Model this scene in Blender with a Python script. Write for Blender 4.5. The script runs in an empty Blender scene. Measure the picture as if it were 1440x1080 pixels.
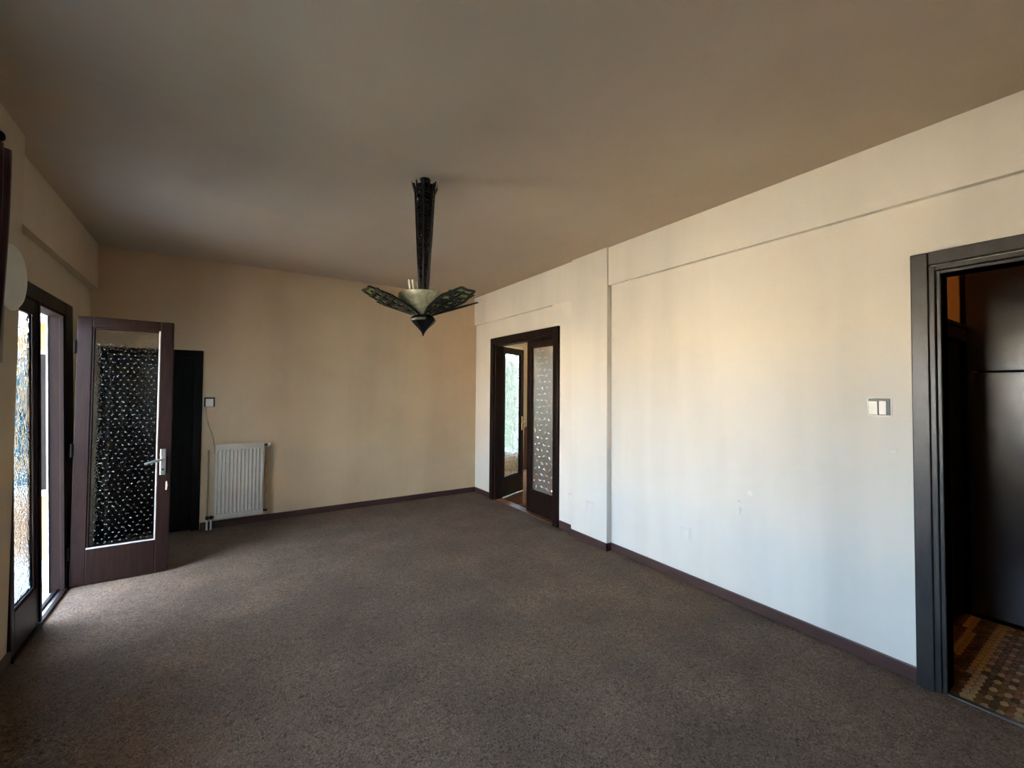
import bpy, bmesh, math, random
from mathutils import Matrix, Vector

random.seed(7)
SC = bpy.context.scene
COL = SC.collection

# ------------------------------------------------------------------ camera
FPX, YAW, PITCH, ROLL, CX, CY = 585.6953, 0.5652, 0.0245, 0.0083, 703.2682, 535.6793
CAM_H = 1.5


def cam_dir(a, b, d):
    c, s = math.cos(ROLL), math.sin(ROLL)
    x, u = a * c - b * s, a * s + b * c
    c, s = math.cos(PITCH), math.sin(PITCH)
    dd, uu = d * c - u * s, d * s + u * c
    c, s = math.cos(YAW), math.sin(YAW)
    return Vector((x * c + dd * s, -x * s + dd * c, uu))


cam_data = bpy.data.cameras.new('camera')
cam = bpy.data.objects.new('camera', cam_data)
COL.objects.link(cam)
rx, ry, rz = cam_dir(1, 0, 0), cam_dir(0, 1, 0), -cam_dir(0, 0, 1)
cam.matrix_world = Matrix(((rx.x, ry.x, rz.x, 0), (rx.y, ry.y, rz.y, 0), (rx.z, ry.z, rz.z, CAM_H), (0, 0, 0, 1)))
cam_data.sensor_width = 36.0
cam_data.lens = FPX / 1440 * 36.0
cam_data.shift_x = (720 - CX) / 1440
cam_data.shift_y = (CY - 540) / 1440
cam_data.clip_start = 0.02
cam_data.clip_end = 200
SC.camera = cam

# ------------------------------------------------------------------ light and exposure
SKY_STRENGTH = 34.0
SUN_STRENGTH = 172.0
world = bpy.data.worlds.new('sky')
SC.world = world
world.use_nodes = True
wn = world.node_tree
wn.nodes.clear()
wo = wn.nodes.new('ShaderNodeOutputWorld')
wb = wn.nodes.new('ShaderNodeBackground')
wt = wn.nodes.new('ShaderNodeTexCoord')
ws = wn.nodes.new('ShaderNodeSeparateXYZ')
wr = wn.nodes.new('ShaderNodeValToRGB')
wr.color_ramp.elements[0].position = 0.0
wr.color_ramp.elements[0].color = (0.60, 0.79, 1.0, 1)
wr.color_ramp.elements[1].position = 1.0
wr.color_ramp.elements[1].color = (0.42, 0.62, 1.0, 1)
wn.links.new(wt.outputs['Generated'], ws.inputs[0])
wn.links.new(ws.outputs['Z'], wr.inputs[0])
wn.links.new(wr.outputs[0], wb.inputs[0])
wb.inputs[1].default_value = SKY_STRENGTH
wn.links.new(wb.outputs[0], wo.inputs[0])

sun = bpy.data.lights.new('sun', 'SUN')
sun.energy = SUN_STRENGTH
sun.color = (1.0, 0.88, 0.70)
sun.angle = math.radians(0.6)
sun_o = bpy.data.objects.new('sun', sun)
COL.objects.link(sun_o)
sun_o.rotation_euler = Vector((0.75, -0.35, 0.56)).to_track_quat('Z', 'Y').to_euler()
sun_o.location = (12, -6, 12)


def portal(name, loc, normal, w, h):
    l = bpy.data.lights.new(name, 'AREA')
    l.shape = 'RECTANGLE'
    l.size, l.size_y = w, h
    l.cycles.is_portal = True
    o = bpy.data.objects.new(name, l)
    COL.objects.link(o)
    o.location = loc
    o.rotation_euler = (-Vector(normal)).to_track_quat('Z', 'Y').to_euler()


portal('window_portal', (-1.28, 1.54, 1.49), (1, 0, 0), 1.28, 2.26)
portal('balcony_portal', (-1.27, 3.9, 1.05), (1, 0, 0), 2.1, 1.05)
portal('next_room_portal', (4.16, 6.79, 1.315), (0, -1, 0), 1.12, 2.07)

SC.view_settings.view_transform = 'Standard'
SC.view_settings.look = 'None'
SC.view_settings.gamma = 1.0
SC.view_settings.use_curve_mapping = False
SC.view_settings.exposure = 0.0
SC.cycles.use_denoising = True
SC.cycles.max_bounces = 14
SC.cycles.diffuse_bounces = 8
SC.cycles.glossy_bounces = 5
SC.cycles.transmission_bounces = 10
SC.cycles.transparent_max_bounces = 12
SC.cycles.caustics_reflective = False
SC.cycles.caustics_refractive = True
SC.cycles.blur_glossy = 0.5
SC.cycles.sample_clamp_indirect = 200.0

# ------------------------------------------------------------------ helpers


class MB:
    """Collects faces; build() links them as one mesh object."""

    def __init__(self):
        self.v, self.f = [], []

    def box(self, x0, x1, y0, y1, z0, z1):
        x0, x1 = min(x0, x1), max(x0, x1)
        y0, y1 = min(y0, y1), max(y0, y1)
        z0, z1 = min(z0, z1), max(z0, z1)
        b = len(self.v)
        self.v += [(x0, y0, z0), (x1, y0, z0), (x1, y1, z0), (x0, y1, z0), (x0, y0, z1), (x1, y0, z1), (x1, y1, z1), (x0, y1, z1)]
        self.f += [tuple(b + i for i in q) for q in ((0, 3, 2, 1), (4, 5, 6, 7), (0, 1, 5, 4), (1, 2, 6, 5), (2, 3, 7, 6), (3, 0, 4, 7))]
        return self

    def prism(self, bottom, top):
        """two loops of equal length, bottom and top"""
        b = len(self.v)
        n = len(bottom)
        self.v += [tuple(p) for p in bottom] + [tuple(p) for p in top]
        self.f.append(tuple(b + i for i in reversed(range(n))))
        self.f.append(tuple(b + n + i for i in range(n)))
        for i in range(n):
            j = (i + 1) % n
            self.f.append((b + i, b + j, b + n + j, b + n + i))
        return self

    def bar(self, p, q, w, t=None, up=(0, 0, 1)):
        t = t or w
        p, q = Vector(p), Vector(q)
        d = (q - p).normalized()
        u = Vector(up)
        if abs(d.dot(u)) > 0.95:
            u = Vector((1, 0, 0))
        a = d.cross(u).normalized() * (w / 2)
        c = d.cross(a).normalized() * (t / 2)
        return self.prism([p - a - c, p + a - c, p + a + c, p - a + c], [q - a - c, q + a - c, q + a + c, q - a + c])

    def tube(self, pts, r, n=10):
        pts = [Vector(p) for p in pts]
        rings = []
        ref = None
        for i, p in enumerate(pts):
            d = (pts[min(i + 1, len(pts) - 1)] - pts[max(i - 1, 0)]).normalized()
            if ref is None:
                ref = Vector((0, 0, 1)) if abs(d.z) < 0.9 else Vector((1, 0, 0))
            a = (ref - d * ref.dot(d)).normalized()
            ref = a
            c = d.cross(a)
            rr = r[i] if isinstance(r, (list, tuple)) else r
            rings.append([p + (a * math.cos(t) + c * math.sin(t)) * rr for t in (2 * math.pi * k / n for k in range(n))])
        b = len(self.v)
        for ring in rings:
            self.v += [tuple(x) for x in ring]
        for i in range(len(rings) - 1):
            for k in range(n):
                k2 = (k + 1) % n
                self.f.append((b + i * n + k, b + i * n + k2, b + (i + 1) * n + k2, b + (i + 1) * n + k))
        self.f.append(tuple(b + k for k in reversed(range(n))))
        self.f.append(tuple(b + (len(rings) - 1) * n + k for k in range(n)))
        return self

    def lathe(self, prof, c, n=24, axis='z', rot=0.0, cap=True):
        """prof: list of (radius, height)"""
        b = len(self.v)
        for r, h in prof:
            for k in range(n):
                t = 2 * math.pi * k / n + rot
                x, y = r * math.cos(t), r * math.sin(t)
                if axis == 'z':
                    self.v.append((c[0] + x, c[1] + y, c[2] + h))
                elif axis == 'x':
                    self.v.append((c[0] + h, c[1] + x, c[2] + y))
                else:
                    self.v.append((c[0] + y, c[1] + h, c[2] + x))
        for i in range(len(prof) - 1):
            for k in range(n):
                k2 = (k + 1) % n
                self.f.append((b + i * n + k, b + i * n + k2, b + (i + 1) * n + k2, b + (i + 1) * n + k))
        if cap:
            self.f.append(tuple(b + k for k in reversed(range(n))))
            self.f.append(tuple(b + (len(prof) - 1) * n + k for k in range(n)))
        return self

    def ring(self, c, r, w, t, nrm, n=14):
        """flat ring of band width w and thickness t about centre c"""
        nrm = Vector(nrm).normalized()
        a = nrm.orthogonal().normalized()
        d = nrm.cross(a)
        c = Vector(c)
        for k in range(n):
            t0, t1 = 2 * math.pi * k / n, 2 * math.pi * (k + 1) / n
            e0, e1 = a * math.cos(t0) + d * math.sin(t0), a * math.cos(t1) + d * math.sin(t1)
            lo = [c + e0 * (r - w), c + e0 * r, c + e1 * r, c + e1 * (r - w)]
            self.prism([p - nrm * t / 2 for p in lo], [p + nrm * t / 2 for p in lo])
        return self

    def build(self, name, mat, parent=None, bevel=0.0, smooth=False, mw=None):
        me = bpy.data.meshes.new(name)
        me.from_pydata([tuple(p) for p in self.v], [], self.f)
        bm = bmesh.new()
        bm.from_mesh(me)
        bmesh.ops.recalc_face_normals(bm, faces=bm.faces)
        bm.to_mesh(me)
        bm.free()
        if smooth:
            me.polygons.foreach_set('use_smooth', [True] * len(me.polygons))
        me.materials.append(mat)
        o = bpy.data.objects.new(name, me)
        COL.objects.link(o)
        if parent is not None:
            o.parent = parent
        elif mw is not None:
            o.matrix_world = mw
        if bevel:
            m = o.modifiers.new('bevel', 'BEVEL')
            m.width = bevel
            m.segments = 2
            m.limit_method = 'ANGLE'
        if smooth:
            try:
                me.set_sharp_from_angle(angle=math.radians(40))
            except Exception:
                pass
        return o


def tag(o, label=None, cat=None, group=None, kind=None):
    if label:
        o['label'] = label
    if cat:
        o['category'] = cat
    if group:
        o['group'] = group
    if kind:
        o['kind'] = kind
    return o


def empty(name, loc=(0, 0, 0), mw=None, parent=None):
    o = bpy.data.objects.new(name, None)
    COL.objects.link(o)
    o.empty_display_size = 0.1
    if parent is not None:
        o.parent = parent
    if mw is not None:
        o.matrix_world = mw
    else:
        o.location = loc
    return o


def struct(o):
    o['kind'] = 'structure'
    return o


# ------------------------------------------------------------------ materials


def new_mat(name):
    m = bpy.data.materials.new(name)
    m.use_nodes = True
    nt = m.node_tree
    return m, nt, nt.nodes['Principled BSDF']


def noise_mix(nt, bsdf, c1, c2, scale, detail=5, rough=0.6, lo=0.35, hi=0.65, stretch=None, dist=0.0):
    tc = nt.nodes.new('ShaderNodeTexCoord')
    vec = tc.outputs['Object']
    if stretch:
        mp = nt.nodes.new('ShaderNodeMapping')
        mp.inputs['Scale'].default_value = stretch
        nt.links.new(vec, mp.inputs[0])
        vec = mp.outputs[0]
    n = nt.nodes.new('ShaderNodeTexNoise')
    n.inputs['Scale'].default_value = scale
    n.inputs['Detail'].default_value = detail
    n.inputs['Roughness'].default_value = rough
    n.inputs['Distortion'].default_value = dist
    nt.links.new(vec, n.inputs['Vector'])
    r = nt.nodes.new('ShaderNodeValToRGB')
    r.color_ramp.elements[0].position = lo
    r.color_ramp.elements[0].color = (*c1, 1)
    r.color_ramp.elements[1].position = hi
    r.color_ramp.elements[1].color = (*c2, 1)
    nt.links.new(n.outputs['Fac'], r.inputs[0])
    nt.links.new(r.outputs[0], bsdf.inputs['Base Color'])
    return vec, n, r


def add_bump(nt, bsdf, vec, scale, strength, dist=0.01, detail=4, kind='noise'):
    if kind == 'noise':
        n = nt.nodes.new('ShaderNodeTexNoise')
        n.inputs['Scale'].default_value = scale
        n.inputs['Detail'].default_value = detail
        out = n.outputs['Fac']
    else:
        n = nt.nodes.new('ShaderNodeTexVoronoi')
        n.inputs['Scale'].default_value = scale
        out = n.outputs['Distance']
    nt.links.new(vec, n.inputs['Vector'])
    b = nt.nodes.new('ShaderNodeBump')
    b.inputs['Strength'].default_value = strength
    b.inputs['Distance'].default_value = dist
    nt.links.new(out, b.inputs['Height'])
    nt.links.new(b.outputs[0], bsdf.inputs['Normal'])
    return b


def plaster(name, c1, c2, scale=1.3, bump=0.12, streak=0.0):
    m, nt, b = new_mat(name)
    vec, n, r = noise_mix(nt, b, c1, c2, scale, 6, 0.62, 0.3, 0.7)
    if streak:
        tc = nt.nodes.new('ShaderNodeTexCoord')
        mp = nt.nodes.new('ShaderNodeMapping')
        mp.inputs['Scale'].default_value = (1.0, 1.0, 0.10)
        nt.links.new(tc.outputs['Object'], mp.inputs[0])
        n2 = nt.nodes.new('ShaderNodeTexNoise')
        n2.inputs['Scale'].default_value = 2.6
        n2.inputs['Detail'].default_value = 3
        nt.links.new(mp.outputs[0], n2.inputs['Vector'])
        mr = nt.nodes.new('ShaderNodeMapRange')
        mr.inputs['From Min'].default_value = 0.3
        mr.inputs['From Max'].default_value = 0.55
        mr.inputs['To Min'].default_value = 1.0 - streak
        mr.inputs['To Max'].default_value = 1.0
        nt.links.new(n2.outputs['Fac'], mr.inputs['Value'])
        mx = nt.nodes.new('ShaderNodeMix')
        mx.data_type = 'RGBA'
        mx.blend_type = 'MULTIPLY'
        mx.inputs['Factor'].default_value = 1.0
        nt.links.new(r.outputs[0], mx.inputs['A'])
        nt.links.new(mr.outputs[0], mx.inputs['B'])
        nt.links.new(mx.outputs['Result'], b.inputs['Base Color'])
    b.inputs['Roughness'].default_value = 0.72
    b.inputs['Specular IOR Level'].default_value = 0.25
    add_bump(nt, b, vec, 9, bump, 0.02, 8)
    return m


def painted(name, c1, c2, rough=0.35, scale=6, bump=0.2, bscale=14, stretch=(6, 6, 1), coat=0.0):
    m, nt, b = new_mat(name)
    vec, n, r = noise_mix(nt, b, c1, c2, scale, 5, 0.6, 0.35, 0.7, stretch)
    b.inputs['Roughness'].default_value = rough
    b.inputs['Coat Weight'].default_value = coat
    add_bump(nt, b, vec, bscale, bump, 0.004, 4)
    return m


def plain(name, c, rough=0.5, metal=0.0, var=0.12, scale=12):
    m, nt, b = new_mat(name)
    noise_mix(nt, b, tuple(x * (1 - var) for x in c), tuple(min(1, x * (1 + var)) for x in c), scale)
    b.inputs['Roughness'].default_value = rough
    b.inputs['Metallic'].default_value = metal
    return m


M = {}
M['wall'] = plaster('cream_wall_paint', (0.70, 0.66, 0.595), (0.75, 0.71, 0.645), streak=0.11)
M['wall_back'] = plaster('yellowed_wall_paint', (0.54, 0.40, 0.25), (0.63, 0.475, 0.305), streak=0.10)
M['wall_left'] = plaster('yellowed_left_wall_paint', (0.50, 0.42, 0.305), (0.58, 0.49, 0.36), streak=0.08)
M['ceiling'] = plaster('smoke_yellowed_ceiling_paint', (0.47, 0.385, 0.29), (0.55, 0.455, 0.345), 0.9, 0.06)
M['skirting'] = painted('dark_red_brown_skirting', (0.048, 0.020, 0.017), (0.070, 0.031, 0.026), 0.45, 5, 0.1, 12, (1, 1, 6))
M['dark_wood'] = painted('dark_varnished_wood', (0.009, 0.0042, 0.0034), (0.019, 0.0085, 0.007), 0.40, 4, 0.12, 10, (14, 14, 1.2))
M['black_paint'] = painted('worn_black_gloss_paint', (0.019, 0.0178, 0.0182), (0.037, 0.035, 0.0355), 0.36, 3, 0.35, 9, (5, 5, 1.6))
M['hall_black'] = painted('brushed_black_gloss_paint', (0.012, 0.012, 0.014), (0.024, 0.024, 0.027), 0.24, 3, 0.22, 4, (1, 1.6, 5), 0.0)
M['hall_black'].node_tree.nodes['Principled BSDF'].inputs['Specular IOR Level'].default_value = 0.9
M['dark_wood'].node_tree.nodes['Principled BSDF'].inputs['Specular IOR Level'].default_value = 0.13
M['jamb_wood'] = painted('dull_brown_jamb_wood', (0.008, 0.0035, 0.0026), (0.014, 0.006, 0.0045), 0.7, 4, 0.12, 10, (14, 14, 1.2))
M['jamb_wood'].node_tree.nodes['Principled BSDF'].inputs['Specular IOR Level'].default_value = 0.15
M['back_black'] = painted('near_black_door_paint', (0.004, 0.003, 0.0025), (0.008, 0.0065, 0.006), 0.6, 4, 0.1)
M['back_black'].node_tree.nodes['Principled BSDF'].inputs['Specular IOR Level'].default_value = 0.08
M['white_plastic'] = plain('aged_white_plastic', (0.74, 0.72, 0.66), 0.35, 0, 0.04)
M['black_plastic'] = plain('black_plastic', (0.012, 0.011, 0.010), 0.35)
M['enamel'] = plain('yellowed_white_enamel', (0.56, 0.51, 0.43), 0.35, 0, 0.04)
M['steel'] = plain('satin_steel', (0.62, 0.62, 0.60), 0.32, 1.0, 0.06)
M['brass'] = plain('dull_brass', (0.55, 0.40, 0.20), 0.35, 1.0)
M['sheen'] = plain('painted_sheen_grey', (0.42, 0.41, 0.40), 0.35, 0.2)  # pale grey stands for the bright sheen on dark varnish
M['bare_wood'] = plain('bare_splintered_wood', (0.45, 0.33, 0.25), 0.8)
M['copper'] = plain('painted_copper_pipe', (0.50, 0.37, 0.25), 0.4, 0.1)
M['iron'] = plain('black_wrought_iron', (0.010, 0.010, 0.011), 0.38, 0.5, 0.2)
M['orange_wall'] = plaster('orange_hall_paint', (0.62, 0.30, 0.075), (0.68, 0.345, 0.095))
M['cream_next'] = plaster('cream_next_room_paint', (0.80, 0.68, 0.48), (0.84, 0.72, 0.53))
M['wainscot'] = painted('brown_wainscot', (0.13, 0.05, 0.02), (0.20, 0.085, 0.038), 0.3, 4, 0.1)
M['stone'] = plain('grey_balcony_stone', (0.28, 0.30, 0.315), 0.8)
M['ochre'] = plaster('ochre_facade_render', (0.15, 0.085, 0.022), (0.175, 0.10, 0.03))
M['pinkish'] = plaster('pinkish_facade_render', (0.085, 0.055, 0.034), (0.11, 0.073, 0.048))
M['blue_glass'] = plain('blue_window_glass', (0.012, 0.045, 0.065), 0.5)
M['blue_glass'].node_tree.nodes['Principled BSDF'].inputs['Specular IOR Level'].default_value = 0.0
M['green_render'] = plaster('grey_green_rear_block', (0.017, 0.025, 0.021), (0.028, 0.036, 0.032), 0.8)
M['green_render'].node_tree.nodes['Principled BSDF'].inputs['Specular IOR Level'].default_value = 0.0
M['pale_facade'] = plaster('warm_pale_facade_render', (0.72, 0.61, 0.47), (0.78, 0.67, 0.53))
M['dark_glass'] = plain('dark_window_glass', (0.006, 0.018, 0.032), 0.15)
M['street'] = plain('sunlit_street', (0.42, 0.36, 0.29), 0.9)
M['white_trim'] = plain('white_outer_trim', (0.80, 0.80, 0.78), 0.6)
M['plaster_patch'] = plaster('scuffed_bare_plaster', (0.58, 0.55, 0.50), (0.66, 0.62, 0.56), 30, 0.4)
M['patch_white'] = plaster('fresh_white_filler', (0.76, 0.73, 0.67), (0.80, 0.77, 0.71), 30, 0.3)
M['cable'] = plain('wall_coloured_cable', (0.36, 0.29, 0.20), 0.6)

# carpet: short twisted pile
m, nt, b = new_mat('brown_twist_carpet')
tc = nt.nodes.new('ShaderNodeTexCoord')
n1 = nt.nodes.new('ShaderNodeTexNoise')
n1.inputs['Scale'].default_value = 52
n1.inputs['Detail'].default_value = 4
n1.inputs['Roughness'].default_value = 0.6
n1.inputs['Distortion'].default_value = 2.2
n2 = nt.nodes.new('ShaderNodeTexNoise')
n2.inputs['Scale'].default_value = 2.3
n2.inputs['Detail'].default_value = 6
for n in (n1, n2):
    nt.links.new(tc.outputs['Object'], n.inputs['Vector'])
r1 = nt.nodes.new('ShaderNodeValToRGB')
r1.color_ramp.elements[0].position = 0.36
r1.color_ramp.elements[0].color = (0.066, 0.037, 0.020, 1)
r1.color_ramp.elements[1].position = 0.70
r1.color_ramp.elements[1].color = (0.285, 0.178, 0.108, 1)
nt.links.new(n1.outputs['Fac'], r1.inputs[0])
r2 = nt.nodes.new('ShaderNodeValToRGB')
r2.color_ramp.elements[0].position = 0.35
r2.color_ramp.elements[0].color = (0.72, 0.71, 0.70, 1)
r2.color_ramp.elements[1].position = 0.68
r2.color_ramp.elements[1].color = (1.06, 1.04, 1.02, 1)
nt.links.new(n2.outputs['Fac'], r2.inputs[0])
mx = nt.nodes.new('ShaderNodeMix')
mx.data_type = 'RGBA'
mx.blend_type = 'MULTIPLY'
mx.inputs['Factor'].default_value = 1.0
nt.links.new(r1.outputs[0], mx.inputs['A'])
nt.links.new(r2.outputs[0], mx.inputs['B'])
nt.links.new(mx.outputs['Result'], b.inputs['Base Color'])
b.inputs['Roughness'].default_value = 0.85
b.inputs['Specular IOR Level'].default_value = 0.2
b.inputs['Sheen Weight'].default_value = 0.06
b.inputs['Sheen Roughness'].default_value = 0.45
bp = nt.nodes.new('ShaderNodeBump')
bp.inputs['Strength'].default_value = 0.9
bp.inputs['Distance'].default_value = 0.012
nt.links.new(n1.outputs['Fac'], bp.inputs['Height'])
nt.links.new(bp.outputs[0], b.inputs['Normal'])
M['carpet'] = m
for key, fac in (('carpet_grey', (0.95, 0.98, 1.03)), ('carpet_warm', (1.03, 1.0, 0.96)), ('carpet_dark', (0.91, 0.90, 0.89))):
    mm = m.copy()
    mm.name = key
    for nd in mm.node_tree.nodes:
        if nd.type == 'VALTORGB' and nd.color_ramp.elements[1].color[0] < 0.9:
            for e in nd.color_ramp.elements:
                e.color = (e.color[0] * fac[0], e.color[1] * fac[1], e.color[2] * fac[2], 1)
    M[key] = mm

# parquet of the next room
m, nt, b = new_mat('glossy_parquet')
tc = nt.nodes.new('ShaderNodeTexCoord')
br = nt.nodes.new('ShaderNodeTexBrick')
br.inputs['Scale'].default_value = 1.0
br.inputs['Brick Width'].default_value = 0.5
br.inputs['Row Height'].default_value = 0.09
br.inputs['Mortar Size'].default_value = 0.002
br.inputs['Color1'].default_value = (0.24, 0.10, 0.04, 1)
br.inputs['Color2'].default_value = (0.16, 0.065, 0.028, 1)
br.inputs['Mortar'].default_value = (0.05, 0.02, 0.01, 1)
nt.links.new(tc.outputs['Object'], br.inputs['Vector'])
nt.links.new(br.outputs[0], b.inputs['Base Color'])
b.inputs['Roughness'].default_value = 0.14
M['parquet'] = m


def pattern_glass(name, tint, rough, strength, scale, mode):
    m, nt, b = new_mat(name)
    b.inputs['Base Color'].default_value = (*tint, 1)
    b.inputs['Roughness'].default_value = rough
    b.inputs['IOR'].default_value = 1.45
    b.inputs['Transmission Weight'].default_value = 1.0
    tc = nt.nodes.new('ShaderNodeTexCoord')
    n = nt.nodes.new('ShaderNodeTexNoise')
    n.inputs['Scale'].default_value = scale
    n.inputs['Detail'].default_value = 1.0
    n.inputs['Distortion'].default_value = 1.2
    nt.links.new(tc.outputs['Object'], n.inputs['Vector'])
    mul = nt.nodes.new('ShaderNodeMath')
    mul.operation = 'MULTIPLY'
    mul.inputs[1].default_value = 26.0
    sn = nt.nodes.new('ShaderNodeMath')
    sn.operation = 'SINE'
    nt.links.new(n.outputs['Fac'], mul.inputs[0])
    nt.links.new(mul.outputs[0], sn.inputs[0])
    ws_ = nt.nodes.new('ShaderNodeMath')
    ws_.operation = 'MULTIPLY'
    ws_.inputs[1].default_value = 0.12 if mode == 'fleck' else 1.0
    nt.links.new(sn.outputs[0], ws_.inputs[0])
    h = ws_.outputs[0]
    if mode == 'fleck':
        v = nt.nodes.new('ShaderNodeTexVoronoi')
        v.inputs['Scale'].default_value = 30
        v.inputs['Randomness'].default_value = 0.45
        nt.links.new(tc.outputs['Object'], v.inputs['Vector'])
        sm = nt.nodes.new('ShaderNodeMapRange')
        sm.inputs['From Min'].default_value = 0.0
        sm.inputs['From Max'].default_value = 0.15
        sm.inputs['To Min'].default_value = 4.0
        sm.inputs['To Max'].default_value = 0.0
        nt.links.new(v.outputs['Distance'], sm.inputs['Value'])
        ad = nt.nodes.new('ShaderNodeMath')
        ad.operation = 'ADD'
        nt.links.new(h, ad.inputs[0])
        nt.links.new(sm.outputs[0], ad.inputs[1])
        h = ad.outputs[0]
    bp = nt.nodes.new('ShaderNodeBump')
    bp.inputs['Strength'].default_value = strength
    bp.inputs['Distance'].default_value = 0.003
    nt.links.new(h, bp.inputs['Height'])
    nt.links.new(bp.outputs[0], b.inputs['Normal'])
    return m


M['fleck'] = plain('glass_fleck', (0.34, 0.35, 0.34), 0.18)  # pale opaque colour stands for glints on the glass relief
M['fleck_glint'] = plain('painted_glint_fleck', (0.88, 0.88, 0.86), 0.2)  # glints on the far door glass, put into a near-white colour
M['glass_swirl'] = pattern_glass('swirl_patterned_glass', (0.90, 0.97, 0.96), 0.02, 0.12, 17, 'swirl')
M['glass_frost'] = pattern_glass('frosted_flecked_glass', (0.82, 0.81, 0.77), 0.42, 0.2, 22, 'fleck')
M['glass_fleck'] = pattern_glass('flecked_patterned_glass', (0.93, 0.96, 0.94), 0.06, 0.25, 22, 'fleck')

m, nt, b = new_mat('clear_window_glass')
nt.nodes.remove(b)
out = nt.nodes['Material Output']
tr = nt.nodes.new('ShaderNodeBsdfTransparent')
tr.inputs[0].default_value = (0.95, 0.97, 0.97, 1)
gl = nt.nodes.new('ShaderNodeBsdfGlossy')
gl.inputs['Roughness'].default_value = 0.02
ms = nt.nodes.new('ShaderNodeMixShader')
ms.inputs[0].default_value = 0.07
nt.links.new(tr.outputs[0], ms.inputs[1])
nt.links.new(gl.outputs[0], ms.inputs[2])
nt.links.new(ms.outputs[0], out.inputs[0])
M['glass_clear'] = m

m, nt, b = new_mat('frosted_bowl_glass')
noise_mix(nt, b, (0.20, 0.215, 0.165), (0.36, 0.37, 0.30), 14, 3, 0.5, 0.4, 0.62, None, 2.5)
b.inputs['Roughness'].default_value = 0.3
b.inputs['Transmission Weight'].default_value = 0.25
tc = nt.nodes.new('ShaderNodeTexCoord')
add_bump(nt, b, tc.outputs['Object'], 22, 0.5, 0.006, 2)
M['bowl_glass'] = m
m, nt, b = new_mat('green_stained_glass')
noise_mix(nt, b, (0.42, 0.62, 0.22), (0.62, 0.80, 0.38), 9)
b.inputs['Roughness'].default_value = 0.18
b.inputs['Transmission Weight'].default_value = 0.35
M['green_glass'] = m
m, nt, b = new_mat('dark_red_velvet')
noise_mix(nt, b, (0.020, 0.004, 0.005), (0.055, 0.010, 0.012), 18, 4, 0.6, 0.3, 0.7, (1, 1, 0.2))
b.inputs['Roughness'].default_value = 0.9
b.inputs['Sheen Weight'].default_value = 0.25
M['velvet'] = m
m, nt, b = new_mat('opal_shade')
noise_mix(nt, b, (0.62, 0.65, 0.58), (0.68, 0.71, 0.64), 10)
b.inputs['Roughness'].default_value = 0.3
M['opal'] = m

# ------------------------------------------------------------------ room shell
H = 2.8907          # ceiling
XR = 3.045          # right wall face
YB = 5.48           # back wall face
X0, YF = -1.35, -1.6

# frame of the slightly leaning, slightly skewed left wall: local x = into the room, y = along the wall, z = up the wall
TH, TI = 0.0342, 0.0276
ps = Vector((-math.sin(TH), math.cos(TH), 0))
n0 = Vector((math.cos(TH), math.sin(TH), 0))
upv = (Vector((0, 0, 1)) - TI * n0).normalized()
ntv = (n0 + TI * Vector((0, 0, 1))).normalized()
LW = Matrix(((ntv.x, ps.x, upv.x, -1.0), (ntv.y, ps.y, upv.y, 4.0), (ntv.z, ps.z, upv.z, 0.0), (0, 0, 0, 1)))

fl = struct(MB().box(-1.22, 3.06, YF - 0.1, YB + 0.15, -0.15, -0.006).build('floor', M['carpet']))
for xa, xb, ya, yb, mt in ((-1.09, 1.6497, 3.2703, YB, 'carpet'), (1.6503, XR + 0.012, 1.6303, YB, 'carpet_warm'), (-1.09, 1.6497, 1.6303, 3.2697, 'carpet_dark'), (-1.09, XR + 0.012, YF, 1.6297, 'carpet_grey')):
    MB().box(xa, xb, ya, yb, -0.008, 0.0).build('carpet_strip', M[mt], fl)
struct(MB().box(-1.45, 3.30, YF - 0.1, YB + 0.2, H, H + 0.15).build('ceiling', M['ceiling']))

# back wall, with the opening of the dark door
w = MB()
w.box(-1.25, -1.12, YB, YB + 0.15, 0, H).box(-1.2, -0.2, YB + 0.13, YB + 0.2, -0.15, 2.0).box(-1.12, -0.30, YB, YB + 0.15, 1.905, H).box(-0.30, 3.25, YB, YB + 0.15, 0, H)
struct(w.build('wall_back', M['wall_back']))
# wall behind the camera
struct(MB().box(-1.6, 3.25, YF - 0.15, YF, 0, H).build('wall_front', plaster('bounce_cut_brown', (0.20, 0.15, 0.10), (0.24, 0.18, 0.12))))  # unseen wall, coloured dark to cut bounce near the camera

# right wall: near doorway, plain stretch, column, far double doorway, ceiling beams
ND0, ND1, NDZ = -0.33, 0.584, 2.12          # near doorway
FD0, FD1, FDZ = 3.645, 4.93, 2.15          # far doorway
w = MB()
w.box(XR, 3.16, YF, ND0, 0, H).box(XR, 3.16, ND0, ND1, NDZ, H).box(XR, 3.16, ND1, 2.9, 0, H)
w.box(XR, 3.16, 2.9, FD0, 0, H).box(XR, 3.16, FD0, FD1, FDZ, H).box(XR, 3.16, FD1, YB + 0.15, 0, H)
w.box(2.985, XR + 0.01, 2.806, 3.30, 0, H)                         # column
w.box(3.003, XR + 0.01, YF, 2.806, 2.527, H)                       # near beam
w.box(3.01, XR + 0.01, 3.30, YB, 2.48, H)                          # far beam
# plaster fading from the beam into the wall beside the column
w.prism([(3.01, 3.30, 2.48), (3.01, 3.66, 2.48), (3.046, 3.66, 2.48), (3.046, 3.30, 2.48)],
        [(3.036, 3.30, 2.20), (3.046, 3.42, 2.30), (3.047, 3.42, 2.30), (3.047, 3.30, 2.20)])
struct(w.build('wall_right', M['wall']))

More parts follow.
